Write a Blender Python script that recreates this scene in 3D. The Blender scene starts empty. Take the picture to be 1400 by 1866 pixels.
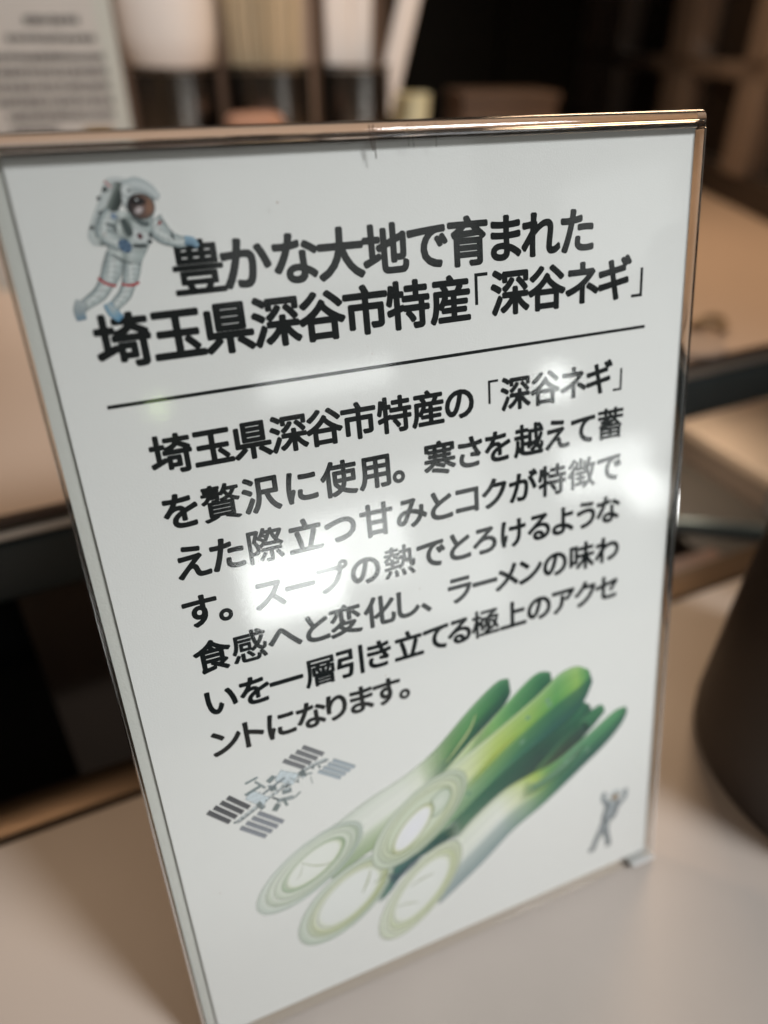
import bpy, bmesh, math, random
from mathutils import Vector, Matrix
random.seed(7)
C = bpy.context.scene.collection
SC = bpy.context.scene

# ---------------------------------------------------------------- camera
LEAN = math.radians(13)                    # the sign leans back this much
cam_d = bpy.data.cameras.new('camera')
cam = bpy.data.objects.new('camera', cam_d); C.objects.link(cam)
SC.camera = cam
cam.matrix_world = Matrix(((0.925261, 0.206900, -0.317937, 0.008997),
                           (-0.379306, 0.514216, -0.769226, -0.089551),
                           (0.004336, 0.832330, 0.554263, 0.219321),
                           (0, 0, 0, 1)))
cam_d.sensor_fit = 'HORIZONTAL'; cam_d.sensor_width = 36; cam_d.lens = 36 * 1300 / 1400
cam_d.clip_start = 0.01; cam_d.clip_end = 50
cam_d.dof.use_dof = True; cam_d.dof.focus_distance = 0.147; cam_d.dof.aperture_fstop = 7.2

# ---------------------------------------------------------------- world, lamps, exposure
w = bpy.data.worlds.new('World'); SC.world = w; w.use_nodes = True
w.node_tree.nodes['Background'].inputs[0].default_value = (1.0, 0.83, 0.68, 1)
w.node_tree.nodes['Background'].inputs[1].default_value = 0.07
SC.view_settings.view_transform = 'Standard'; SC.view_settings.look = 'None'
SC.view_settings.exposure = 0.0; SC.view_settings.gamma = 1
cy = SC.cycles
cy.max_bounces = 12; cy.transparent_max_bounces = 48; cy.transmission_bounces = 12
cy.caustics_reflective = False; cy.caustics_refractive = False
cy.sample_clamp_indirect = 4.0; cy.sample_clamp_direct = 0

def lamp(name, loc, target, sx, sy, power, col, shape='RECTANGLE'):
    d = bpy.data.lights.new(name, 'AREA'); d.shape = shape; d.size = sx; d.size_y = sy
    d.energy = power; d.color = col
    o = bpy.data.objects.new(name, d); C.objects.link(o); o.location = loc
    o.rotation_euler = (Vector(target) - Vector(loc)).to_track_quat('-Z', 'Y').to_euler()
    return o
# shop-front daylight, with an added narrow spot pooling light on the sign; warm lamps over the kitchen side
sd = bpy.data.lights.new('added_spot', 'SPOT'); sd.energy = 66; sd.color = (0.975, 0.985, 1.0); sd.spot_size = math.radians(27); sd.spot_blend = 1.0; sd.shadow_soft_size = 0.16
so = bpy.data.objects.new('added_spot', sd); C.objects.link(so); so.location = (0.60, -0.64, 0.86)
so.rotation_euler = (Vector((0.115, -0.01, 0.10)) - Vector(so.location)).to_track_quat('-Z', 'Y').to_euler()
lamp('daylight_left', (-0.7, -1.1, 1.1), (0.06, 0, 0.1), 0.5, 0.4, 1.0, (0.96, 0.985, 1.0))
lamp('kitchen_lamp', (-0.35, 0.75, 1.0), (0.0, 0.1, 0), 0.12, 0.12, 2.0, (1.0, 0.70, 0.46))
lamp('kitchen_lamp', (0.50, 0.42, 0.52), (0.30, 0.10, 0), 0.20, 0.20, 1.5, (1.0, 0.68, 0.42))
lamp('under_shelf_fill', (0.36, 0.235, 0.047), (0.38, 0.215, -0.05), 0.10, 0.02, 0.072, (1.0, 0.80, 0.62))  # added fill, brightens the box and tray below the shelf
# distant bright panes of the shop window, about two metres behind the viewer; the acrylic mirrors them
def pane(px, py, pz, sx, sy, rad, col=(0.97, 1.0, 0.98), shape='RECTANGLE'):
    lamp('window_glow_pane', (px, py, pz), (0.07, 0.02, 0.10), sx, sy, rad * math.pi * sx * sy, col, shape)
pane(0.385, -1.88, -0.340, 0.28, 0.20, 9.5)
pane(0.600, -1.85, -0.270, 0.30, 0.20, 5)
pane(1.290, -1.56, -0.150, 0.26, 0.16, 4.8)
pane(1.385, -1.49, -0.245, 0.13, 0.13, 4.5, shape='ELLIPSE')
pane(0.600, -1.88, 0.225, 0.40, 0.08, 4)
pane(1.205, -1.63, 0.110, 0.09, 0.11, 7, shape='ELLIPSE')
pane(0.124, -1.96, 0.230, 0.040, 0.040, 8, (0.75, 1.0, 0.45), 'ELLIPSE')
pane(0.700, -1.80, 0.660, 0.75, 0.36, 0.5)
pane(1.370, -1.48, 0.513, 0.3, 0.25, 0.7)
pane(0.640, -1.84, -0.300, 0.75, 0.50, 1.3)  # broad dim pane added for a soft glow around the brighter ones
s2 = bpy.data.lights.new('added_spot', 'SPOT'); s2.energy = 34; s2.color = (1.0, 0.95, 0.91); s2.spot_size = math.radians(38); s2.spot_blend = 1.0; s2.shadow_soft_size = 0.06  # added spot, brightens the card and canisters on the shelf
o2 = bpy.data.objects.new('added_spot', s2); C.objects.link(o2); o2.location = (-0.02, -0.15, 1.05)
o2.rotation_euler = (Vector((0.12, 0.55, 0.20)) - Vector(o2.location)).to_track_quat('-Z', 'Y').to_euler()


# ---------------------------------------------------------------- materials
def srgb(r, g, b):
    f = lambda c: c / 12.92 if c <= 0.04045 else ((c + 0.055) / 1.055) ** 2.4
    return (f(r / 255), f(g / 255), f(b / 255))
def new_mat(name):
    m = bpy.data.materials.new(name); m.use_nodes = True
    nt = m.node_tree; return m, nt, nt.nodes['Principled BSDF'], nt.nodes['Material Output']
def mat(name, col, rough=0.5, metal=0.0, spec=0.5, var=0.12, scale=60.0, bump=0.0, bscale=400.0, coat=0.0,
        stretch=(1, 1, 1), rvar=0.0):
    m, nt, p, out = new_mat(name)
    N = nt.nodes; L = nt.links
    tc = N.new('ShaderNodeTexCoord'); mp = N.new('ShaderNodeMapping'); mp.inputs['Scale'].default_value = stretch
    L.new(tc.outputs['Object'], mp.inputs[0])
    nz = N.new('ShaderNodeTexNoise'); nz.inputs['Scale'].default_value = scale; nz.inputs['Detail'].default_value = 6
    L.new(mp.outputs[0], nz.inputs['Vector'])
    mx = N.new('ShaderNodeMix'); mx.data_type = 'RGBA'
    a = tuple(c * (1 - var) for c in col) + (1,); b = tuple(min(1, c * (1 + var)) for c in col) + (1,)
    mx.inputs[6].default_value = a; mx.inputs[7].default_value = b
    L.new(nz.outputs[0], mx.inputs[0]); L.new(mx.outputs[2], p.inputs['Base Color'])
    p.inputs['Roughness'].default_value = rough; p.inputs['Metallic'].default_value = metal
    p.inputs['Specular IOR Level'].default_value = spec; p.inputs['Coat Weight'].default_value = coat
    if rvar:
        mr = N.new('ShaderNodeMapRange'); mr.inputs[3].default_value = rough - rvar; mr.inputs[4].default_value = rough + rvar
        L.new(nz.outputs[0], mr.inputs[0]); L.new(mr.outputs[0], p.inputs['Roughness'])
    if bump:
        n2 = N.new('ShaderNodeTexNoise'); n2.inputs['Scale'].default_value = bscale; n2.inputs['Detail'].default_value = 3
        L.new(mp.outputs[0], n2.inputs['Vector'])
        bp = N.new('ShaderNodeBump'); bp.inputs['Strength'].default_value = bump; bp.inputs['Distance'].default_value = 0.0004
        L.new(n2.outputs[0], bp.inputs['Height']); L.new(bp.outputs[0], p.inputs['Normal'])
    return m

M = {}
M['paper'] = mat('white_paper', (0.79, 0.79, 0.775), 0.75, spec=0.2, var=0.02, scale=900, bump=0.13, bscale=2600)
M['backing'] = mat('grey_white_paper', (0.62, 0.62, 0.58), 0.8, spec=0.2, var=0.03, scale=700, bump=0.2, bscale=2000)
M['ink'] = mat('black_ink', (0.006, 0.009, 0.010), 0.7, spec=0.12, var=0.25, scale=500)
M['counter'] = mat('beige_counter_laminate', (0.475, 0.42, 0.375), 0.38, spec=0.45, var=0.07, scale=26, bump=0.12, bscale=1300, rvar=0.10)
M['shelf'] = mat('pale_beige_laminate', (0.60, 0.48, 0.39), 0.4, spec=0.4, var=0.04, scale=20)
M['brown_edge'] = mat('dark_brown_edging', (0.055, 0.03, 0.018), 0.35, var=0.2, scale=80)
M['bronze'] = mat('bronze_trim', (0.09, 0.062, 0.040), 0.33, metal=0.75, var=0.2, scale=50, stretch=(1, 12, 12), rvar=0.1)
M['teal'] = mat('dark_teal_enamel', (0.026, 0.036, 0.038), 0.4, spec=0.4, var=0.2, scale=40, rvar=0.1)
M['teal_metal'] = mat('blue_grey_metal', (0.16, 0.20, 0.20), 0.35, metal=0.6, var=0.15, scale=40)
M['alu'] = mat('brushed_metal_strip', (0.52, 0.50, 0.47), 0.3, metal=0.9, var=0.1, scale=60, stretch=(1, 20, 20))
M['steel'] = mat('brushed_steel', (0.17, 0.16, 0.15), 0.24, metal=1.0, var=0.15, scale=80, stretch=(1, 1, 0.05), rvar=0.06)
M['wood_dark'] = mat('dark_brown_wood', (0.060, 0.040, 0.028), 0.5, var=0.35, scale=25, stretch=(1, 1, 0.15))
M['wood_mid'] = mat('brown_wood', (0.13, 0.085, 0.06), 0.5, var=0.25, scale=25, stretch=(1, 1, 0.15))
M['rack_beam'] = mat('taupe_painted_wood', (0.26, 0.205, 0.170), 0.5, var=0.2, scale=18, stretch=(1, 1, 0.2))
M['rack_panel'] = mat('dark_taupe_board', (0.040, 0.028, 0.021), 0.6, var=0.25, scale=15)
M['black'] = mat('black_cabinet', (0.006, 0.006, 0.005), 0.9, spec=0.15, var=0.3, scale=10)
M['tray'] = mat('grey_brown_metal_tray', (0.12, 0.11, 0.095), 0.5, var=0.12, scale=18)
M['floor'] = mat('dark_worktop', (0.030, 0.027, 0.022), 0.45, var=0.15, scale=15)
M['pink_wood'] = mat('pinkish_brown_wood', (0.27, 0.15, 0.10), 0.5, var=0.15, scale=20)
M['box_side'] = mat('taupe_box_side', (0.42, 0.34, 0.28), 0.5, var=0.08, scale=18)
M['pale_box'] = mat('pale_cream_plastic', (0.78, 0.64, 0.50), 0.4, var=0.03, scale=20)
M['jug'] = mat('dark_brown_plastic', (0.050, 0.039, 0.033), 0.46, spec=0.4, var=0.15, scale=60, bump=0.05, bscale=900)
M['white'] = mat('white_ceramic', (0.82, 0.77, 0.73), 0.35, var=0.03, scale=30)
M['chopstick'] = mat('pale_bamboo', (0.52, 0.42, 0.28), 0.55, var=0.2, scale=30, stretch=(4, 4, 0.2))
M['salmon'] = mat('salmon_orange_plastic', (0.45, 0.25, 0.17), 0.4, var=0.08, scale=30)
M['green_pale'] = mat('pale_green_ceramic', (0.72, 0.72, 0.50), 0.25, var=0.05, scale=60)
M['card_paper'] = mat('matt_card', (0.66, 0.61, 0.58), 0.6, var=0.03, scale=60)
M['card_ink'] = mat('grey_ink', (0.02, 0.018, 0.018), 0.6, var=0.3, scale=300)
M['tan'] = mat('tan_rubber', (0.36, 0.25, 0.14), 0.5, var=0.1, scale=60)
M['mist'] = mat('pale_grey_brown', (0.42, 0.34, 0.29), 0.5, var=0.05, scale=60)

def acrylic_sheet():
    # thin clear sheet: sees through with a Schlick reflection (the sheet is too thin to bend what is behind it)
    m = bpy.data.materials.new('clear_acrylic_sheet'); m.use_nodes = True
    nt = m.node_tree; N = nt.nodes; L = nt.links; N.clear()
    out = N.new('ShaderNodeOutputMaterial'); mix = N.new('ShaderNodeMixShader')
    tr = N.new('ShaderNodeBsdfTransparent'); tr.inputs[0].default_value = (0.985, 0.99, 0.985, 1)
    gl = N.new('ShaderNodeBsdfGlossy'); gl.inputs['Roughness'].default_value = 0.075
    geo = N.new('ShaderNodeNewGeometry'); dot = N.new('ShaderNodeVectorMath'); dot.operation = 'DOT_PRODUCT'
    L.new(geo.outputs['Normal'], dot.inputs[0]); L.new(geo.outputs['Incoming'], dot.inputs[1])
    ab = N.new('ShaderNodeMath'); ab.operation = 'ABSOLUTE'; L.new(dot.outputs['Value'], ab.inputs[0])
    su = N.new('ShaderNodeMath'); su.operation = 'SUBTRACT'; su.inputs[0].default_value = 1; L.new(ab.outputs[0], su.inputs[1])
    pw = N.new('ShaderNodeMath'); pw.operation = 'POWER'; pw.inputs[1].default_value = 5; L.new(su.outputs[0], pw.inputs[0])
    ma = N.new('ShaderNodeMath'); ma.operation = 'MULTIPLY_ADD'; ma.inputs[1].default_value = 0.96; ma.inputs[2].default_value = 0.04
    L.new(pw.outputs[0], ma.inputs[0])
    tc = N.new('ShaderNodeTexCoord'); nz = N.new('ShaderNodeTexNoise'); nz.inputs['Scale'].default_value = 22; nz.inputs['Detail'].default_value = 1
    L.new(tc.outputs['Object'], nz.inputs['Vector'])
    bp = N.new('ShaderNodeBump'); bp.inputs['Strength'].default_value = 0.25; bp.inputs['Distance'].default_value = 0.0006
    L.new(nz.outputs[0], bp.inputs['Height']); L.new(bp.outputs[0], gl.inputs['Normal'])
    L.new(ma.outputs[0], mix.inputs[0]); L.new(tr.outputs[0], mix.inputs[1]); L.new(gl.outputs[0], mix.inputs[2])
    L.new(mix.outputs[0], out.inputs[0])
    return m
M['sheet'] = acrylic_sheet()
def acrylic_solid():
    m, nt, p, out = new_mat('solid_clear_acrylic')
    p.inputs['Base Color'].default_value = (0.88, 0.87, 0.86, 1)
    p.inputs['Transmission Weight'].default_value = 1; p.inputs['IOR'].default_value = 1.49
    p.inputs['Roughness'].default_value = 0.04
    return m
M['acrylic'] = acrylic_solid()
m_, nt_, p_, o_ = new_mat('pale_glint_acrylic'); p_.inputs['Base Color'].default_value = (0.88, 0.88, 0.86, 1)
p_.inputs['Roughness'].default_value = 0.3; p_.inputs['Transmission Weight'].default_value = 0.45; M['frosted'] = m_
def print_mat():
    m, nt, p, out = new_mat('printed_colours'); N = nt.nodes; L = nt.links
    at = N.new('ShaderNodeVertexColor'); at.layer_name = 'Col'
    L.new(at.outputs['Color'], p.inputs['Base Color']); L.new(at.outputs['Alpha'], p.inputs['Alpha'])
    p.inputs['Roughness'].default_value = 0.7; p.inputs['Specular IOR Level'].default_value = 0.2
    return m
M['print'] = print_mat()

# ---------------------------------------------------------------- helpers
def put(o, parent=None):
    C.objects.link(o)
    if parent: o.parent = parent
    return o
def obj(name, bm, m, parent=None, smooth=False):
    me = bpy.data.meshes.new(name); bm.to_mesh(me); bm.free(); me.materials.append(M[m] if isinstance(m, str) else m)
    if smooth:
        for p in me.polygons: p.use_smooth = True
        me.set_sharp_from_angle(angle=math.radians(40))
    return put(bpy.data.objects.new(name, me), parent)
def empty(name, loc=(0, 0, 0), rot=(0, 0, 0)):
    o = bpy.data.objects.new(name, None); o.location = loc; o.rotation_euler = rot; o.empty_display_size = 0.02
    C.objects.link(o); return o
def tag(o, label=None, cat=None, group=None, kind=None):
    if label: o['label'] = label
    if cat: o['category'] = cat
    if group: o['group'] = group
    if kind: o['kind'] = kind
    return o
def box(bm, x0, x1, y0, y1, z0, z1, bev=0.0):
    r = bmesh.ops.create_cube(bm, size=1)
    vs = r['verts']
    bmesh.ops.scale(bm, vec=(x1 - x0, y1 - y0, z1 - z0), verts=vs)
    bmesh.ops.translate(bm, vec=((x0 + x1) / 2, (y0 + y1) / 2, (z0 + z1) / 2), verts=vs)
    if bev:
        es = list({e for v in vs for e in v.link_edges})
        bmesh.ops.bevel(bm, geom=es, offset=bev, segments=3, profile=0.6, affect='EDGES')
    return bm
def boxbm(*a, **k): return box(bmesh.new(), *a, **k)
def prism(pts, z0, z1, bev=0.0):
    bm = bmesh.new()
    a = [bm.verts.new((x, y, z0)) for x, y in pts]; b = [bm.verts.new((x, y, z1)) for x, y in pts]
    n = len(pts)
    bm.faces.new(a[::-1]); bm.faces.new(b)
    for i in range(n): bm.faces.new((a[i], a[(i + 1) % n], b[(i + 1) % n], b[i]))
    bmesh.ops.recalc_face_normals(bm, faces=bm.faces)
    if bev: bmesh.ops.bevel(bm, geom=list(bm.edges), offset=bev, segments=3, profile=0.6, affect='EDGES')
    return bm
def lathe(prof, n=64, bm=None, c=(0, 0, 0)):
    bm = bm or bmesh.new(); rings = []
    for r, z in prof:
        if r < 1e-7: rings.append([bm.verts.new((c[0], c[1], c[2] + z))] * n)
        else: rings.append([bm.verts.new((c[0] + r * math.cos(2 * math.pi * i / n), c[1] + r * math.sin(2 * math.pi * i / n), c[2] + z)) for i in range(n)])
    for a, b in zip(rings, rings[1:]):
        for i in range(n):
            j = (i + 1) % n; f = []
            for v in (a[i], a[j], b[j], b[i]):
                if v not in f: f.append(v)
            if len(f) > 2: bm.faces.new(f)
    bmesh.ops.recalc_face_normals(bm, faces=bm.faces)
    return bm
def tube(pts, r, n=12):
    bm = bmesh.new(); rings = []
    for i, p in enumerate(pts):
        p = Vector(p); t = (Vector(pts[min(i + 1, len(pts) - 1)]) - Vector(pts[max(i - 1, 0)])).normalized()
        u = t.cross(Vector((0, 0, 1)));
        if u.length < 0.1: u = t.cross(Vector((0, 1, 0)))
        u.normalize(); v = t.cross(u)
        rings.append([bm.verts.new(p + r * (math.cos(2 * math.pi * k / n) * u + math.sin(2 * math.pi * k / n) * v)) for k in range(n)])
    for a, b in zip(rings, rings[1:]):
        for k in range(n): bm.faces.new((a[k], a[(k + 1) % n], b[(k + 1) % n], b[k]))
    bm.faces.new(rings[0][::-1]); bm.faces.new(rings[-1])
    return bm

# ================================================================ SETTING
# counter the sign stands on; its back edge carries a bronze trim
sl = 0.047
cb = lambda x, d=0.0: 0.0853 + sl * x + d
tag(obj('counter', prism([(-0.9, -0.20), (1.3, -0.20), (1.3, cb(1.3)), (-0.9, cb(-0.9))], -0.035, -0.0026, 0.0015), 'counter', smooth=True), kind='structure')
trim = prism([(-0.9, cb(-0.9, 0.0004)), (1.3, cb(1.3, 0.0004)), (1.3, cb(1.3, 0.0174)), (-0.9, cb(-0.9, 0.0174))], -0.034, -0.0020, 0.002)
tag(obj('counter_trim', trim, 'bronze', smooth=True), kind='structure')
tag(obj('lower_worktop', prism([(-0.9, 0.105), (1.6, 0.19), (1.6, 1.3), (-0.9, 1.3)], -0.16, -0.12), 'floor'), kind='structure')

tag(obj('floor', boxbm(-3, 3, -4, 3, -0.97, -0.95), 'wood_dark'), kind='structure')

# raised shelf
ss = 0.074
sf = lambda x, d=0.0: 0.1515 + ss * x + d
def strip(d0, d1, z0, z1, bev=0.0008, x0=-0.9, x1=1.6):
    return prism([(x0, sf(x0, d0)), (x1, sf(x1, d0)), (x1, sf(x1, d1)), (x0, sf(x0, d1))], z0, z1, bev)
tag(obj('raised_shelf', prism([(-0.9, sf(-0.9, 0.0022)), (1.6, sf(1.6, 0.0022)), (1.6, 1.25), (-0.9, 1.25)], 0.052, 0.0800), 'shelf'), kind='structure')
tag(obj('shelf_edging', strip(-0.001, 0.002, 0.0765, 0.0806), 'brown_edge', smooth=True), kind='structure')
tag(obj('shelf_metal_strip', strip(-0.0022, 0.0019, 0.0722, 0.0763), 'alu', smooth=True), kind='structure')
tag(obj('shelf_fascia', strip(-0.004, 0.0018, 0.048, 0.0720, 0.002), 'teal', smooth=True), kind='structure')
tag(obj('shelf_support', prism([(-0.043, 0.166), (0.262, 0.186), (0.262, 0.21), (-0.043, 0.19)], -0.119, 0.0515), 'wood_dark'), kind='structure')
tag(obj('shelf_support', prism([(-0.60, 0.30), (-0.050, 0.30), (-0.050, 0.32), (-0.60, 0.32)], -0.119, 0.0515), 'black'), kind='structure')  # black board put in as the shade of the open gap
tag(obj('back_wall', boxbm(-1.2, 1.9, 1.3, 1.34, -0.16, 1.6), 'wood_dark'), kind='structure')

# ================================================================ THE SIGN
W = 138.8; H = 210.2
sign = empty('menu_sign', (0, 0, 0), (-LEAN, 0, 0))
tag(sign, 'clear acrylic stand leaning back, its white sheet printed with large Japanese text and green leeks', 'sign')
mm = 0.001
def smesh(name, verts, faces, m, parent, cols=None, yoff=0.0):
    me = bpy.data.meshes.new(name)
    me.from_pydata([(x * mm, -(y + yoff) * mm, z * mm) for x, z, y in verts], [], faces)
    me.materials.append(M[m])
    if cols:
        ca = me.color_attributes.new('Col', 'FLOAT_COLOR', 'POINT')
        for i, c in enumerate(cols): ca.data[i].color = c
    me.update()
    return put(bpy.data.objects.new(name, me), parent)

# sheets of paper: printed one in front, a second one behind it standing a little to the left
U0, U1, V0, V1 = 0.4, 138.2, 0.6, 209.3
bm = bmesh.new()
box(bm, U0 * mm, U1 * mm, 0.0, 0.00012, V0 * mm, V1 * mm)
paper = obj('paper_sheet', bm, 'paper', sign)
bm = bmesh.new(); box(bm, -2.3 * mm, 138.85 * mm, 0.0008, 0.0010, 0.3 * mm, 208.7 * mm)
obj('backing_sheet', bm, 'backing', sign)

# acrylic: front sheet, back sheet, folded top, side rims, foot running back along the counter
obj('front_sheet', boxbm(-2.6 * mm, 138.9 * mm, -0.0018, -0.0006, 0.0, 208.4 * mm), 'sheet', sign)
obj('back_sheet', boxbm(-2.6 * mm, 138.9 * mm, 0.0016, 0.0028, 0.0, 208.4 * mm), 'sheet', sign)
def rail(p0, p1, prof, name, m='acrylic'):
    # profile (a, b) swept from p0 to p1; a runs along +y, b along the outward direction
    bm = bmesh.new(); p0 = Vector(p0); p1 = Vector(p1); t = (p1 - p0).normalized()
    yv = Vector((0, 1, 0)); o = yv.cross(t)
    A = [bm.verts.new(p0 + yv * a + o * b) for a, b in prof]; B = [bm.verts.new(p1 + yv * a + o * b) for a, b in prof]
    n = len(prof)
    for i in range(n): bm.faces.new((A[i], A[(i + 1) % n], B[(i + 1) % n], B[i]))
    bm.faces.new(A[::-1]); bm.faces.new(B)
    bmesh.ops.recalc_face_normals(bm, faces=bm.faces)
    return obj(name, bm, m, sign, smooth=True)
# folded top: an inverted U of solid acrylic, slightly thicker than the sheets
prof = []
for i in range(17):
    a = math.pi * i / 16; prof.append((0.0005 - 0.0023 * math.cos(a), 0.0021 * math.sin(a) + 0.0006))
prof += [(0.0028, -0.0010), (0.0016, -0.0010)]
for i in range(9):
    a = math.pi * (8 - i) / 8; prof.append((0.0005 - 0.0011 * math.cos(a), 0.0007 * math.sin(a)))
prof += [(-0.0006, -0.0010), (-0.0018, -0.0010)]
rail((139.3 * mm, 0, 209.5 * mm), (-2.9 * mm, 0, 209.5 * mm), prof, 'folded_top')
def rod(p0, p1, r, name):
    o = obj(name, tube([p0, p1], r, 14), 'acrylic', sign, smooth=True); return o
def rim(u0, u1, v0, v1, name, m='acrylic'): obj(name, boxbm(u0 * mm, u1 * mm, -0.0020, 0.0030, v0 * mm, v1 * mm, bev=0.0004), m, sign, smooth=True)
rim(138.95, 139.4, 0.6, 208.4, 'side_rim')
rim(-2.9, -2.63, 0.6, 208.4, 'side_rim')
obj('corner_lip', boxbm(0.1310, 0.1399, -0.0029, 0.0034, -0.0017, -0.0003, bev=0.0005), 'frosted', sign, smooth=True)  # pale colour stands in for the bright glint on the clear corner
rim(-2.9, 139.4, -1.9, -0.05, 'bottom_rim', 'sheet')
# foot: a clear plate behind the sign, lying on the counter (level in the world, so turned back by the lean)
foot = obj('foot_plate', boxbm(-0.0035, 0.1403, 0.0035, 0.075, -0.0024, -0.0009, bev=0.0004), 'sheet', sign)
foot.rotation_euler = (LEAN, 0, 0)
# small cracks in the acrylic under the fold
for k, (u, l, dx) in enumerate([(61.52, 3.6, .25), (62.28, 4.8, .1), (69.16, 3.0, 0), (69.93, 3.2, .1), (74.74, 3.4, 0)]):
    r = 0.00011 if k < 2 else 0.00005
    c = obj('crack', tube([(u * mm, -0.0019, 0.2112), ((u + dx) * mm, -0.00195, 0.2105 - l * 0.0006), ((u + dx * 2) * mm, -0.0019, 0.2105 - l * 0.001)], r, 6), 'brown_edge' if k < 2 else 'steel', sign)

# a few specks of dust on the front of the acrylic
bm = bmesh.new(); rd = random.Random(11)
for k in range(26):
    u, v = rd.uniform(8, 134), rd.uniform(10, 200); s_ = rd.uniform(0.05, 0.13)
    r_ = bmesh.ops.create_icosphere(bm, subdivisions=1, radius=s_ * mm)
    bmesh.ops.scale(bm, vec=(rd.uniform(.7, 2.2), 0.25, rd.uniform(.7, 1.6)), verts=r_['verts']); bmesh.ops.translate(bm, vec=(u * mm, -0.00183, v * mm), verts=r_['verts'])
tag(obj('dust', bm, 'mist', sign), kind='stuff')

# ---- lettering
def glyph(ch):
    cu = bpy.data.curves.new('t', 'FONT'); cu.body = ch; cu.size = 1; cu.resolution_u = 4
    cu.offset = 0.0
    o = bpy.data.objects.new('t', cu); C.objects.link(o)
    dg = bpy.context.evaluated_depsgraph_get(); me = bpy.data.meshes.new_from_object(o.evaluated_get(dg))
    vs = [tuple(v.co) for v in me.vertices]; fs = [tuple(p.vertices) for p in me.polygons]
    bpy.data.objects.remove(o); bpy.data.curves.remove(cu); bpy.data.meshes.remove(me)
    return vs, fs
G = {}
def text_line(name, s, us, v, em, bold, parent, hs=1.0, thin='「」'):
    # every character stands at its own measured centre; strokes are thickened by stacked, shifted copies
    V = []; F = []; z = 0.02
    for ch, u in zip(s, us):
        if ch not in G: G[ch] = glyph(ch)
        vs, fs = G[ch]
        xs = [p[0] for p in vs]; cx = (min(xs) + max(xs)) / 2
        b = 0.0 if ch in thin else bold * (0.72 if ch in '層贅熱徴際蓄感豊極' else 1.0)
        offs = [(0, 0)] + ([(b * math.cos(k * math.pi / 4 + .39), b * math.sin(k * math.pi / 4 + .39)) for k in range(8)] if b else [])
        for k, (dx, dy) in enumerate(offs):
            n = len(V)
            V += [(u + (p[0] - cx) * em * hs + dx, v + (p[1] - 0.38) * em + dy, z + 0.004 * k) for p in vs]
            F += [tuple(n + i for i in f) for f in fs]
    return smesh(name, V, F, 'ink', parent)
LINES = [
    ('豊かな大地で育まれた', [27.7, 36.4, 45.7, 54.5, 63.7, 72.7, 81.7, 90.5, 98.9, 108.0], 190.0, True),
    ('埼玉県深谷市特産「深谷ネギ」', [12.7, 22.2, 31.4, 40.5, 49.5, 58.6, 67.7, 77.1, 84.4, 91.3, 100.4, 109.5, 118.2, 124.4], 179.15, True),
    ('埼玉県深谷市特産の「深谷ネギ」', [16.9, 24.8, 32.5, 40.0, 47.4, 54.9, 62.9, 70.6, 78.2, 86.6, 92.3, 100.0, 107.6, 114.8, 120.0], 157.4, False),
    ('を贅沢に使用。寒さを越えて蓄', [16.6, 24.5, 32.7, 41.2, 49.3, 57.3, 62.8, 72.8, 80.4, 87.4, 95.6, 103.4, 110.5, 118.4], 145.9, False),
    ('えた際立つ甘みとコクが特徴で', [17.0, 24.0, 32.0, 40.6, 48.4, 56.8, 65.2, 72.6, 79.1, 86.2, 94.0, 102.0, 110.4, 118.5], 134.8, False),
    ('す。スープの熱でとろけるような', [16.6, 21.5, 31.2, 38.0, 45.4, 53.1, 61.4, 69.3, 76.8, 83.3, 91.1, 98.3, 105.2, 112.0, 118.7], 123.6, False),
    ('食感へと変化し、ラーメンの味わ', [17.2, 25.1, 33.0, 40.5, 47.2, 55.5, 62.7, 67.2, 76.2, 83.0, 89.1, 95.8, 103.0, 111.1, 118.8], 112.4, False),
    ('いを一層引き立てる極上のアクセ', [17.2, 24.6, 31.9, 39.7, 47.1, 54.4, 62.0, 69.2, 75.5, 82.8, 90.7, 98.3, 105.6, 112.3, 119.1], 101.2, False),
    ('ントになります。', [16.5, 22.8, 29.2, 36.4, 42.6, 48.9, 55.4, 59.9], 90.3, False),
]
for (s, us, v, big) in LINES:
    text_line('heading_text' if big else 'body_text', s, us, v, 9.75 if big else 8.05, 0.34 if big else 0.262, paper)
ru = [(7.6, 167.75), (127.2, 167.75)]
smesh('rule_line', [(7.6, 167.50, .03), (127.2, 167.35, .03), (127.2, 168.05, .03), (7.6, 168.20, .03)], [(0, 1, 2, 3)], 'ink', paper)

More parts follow.
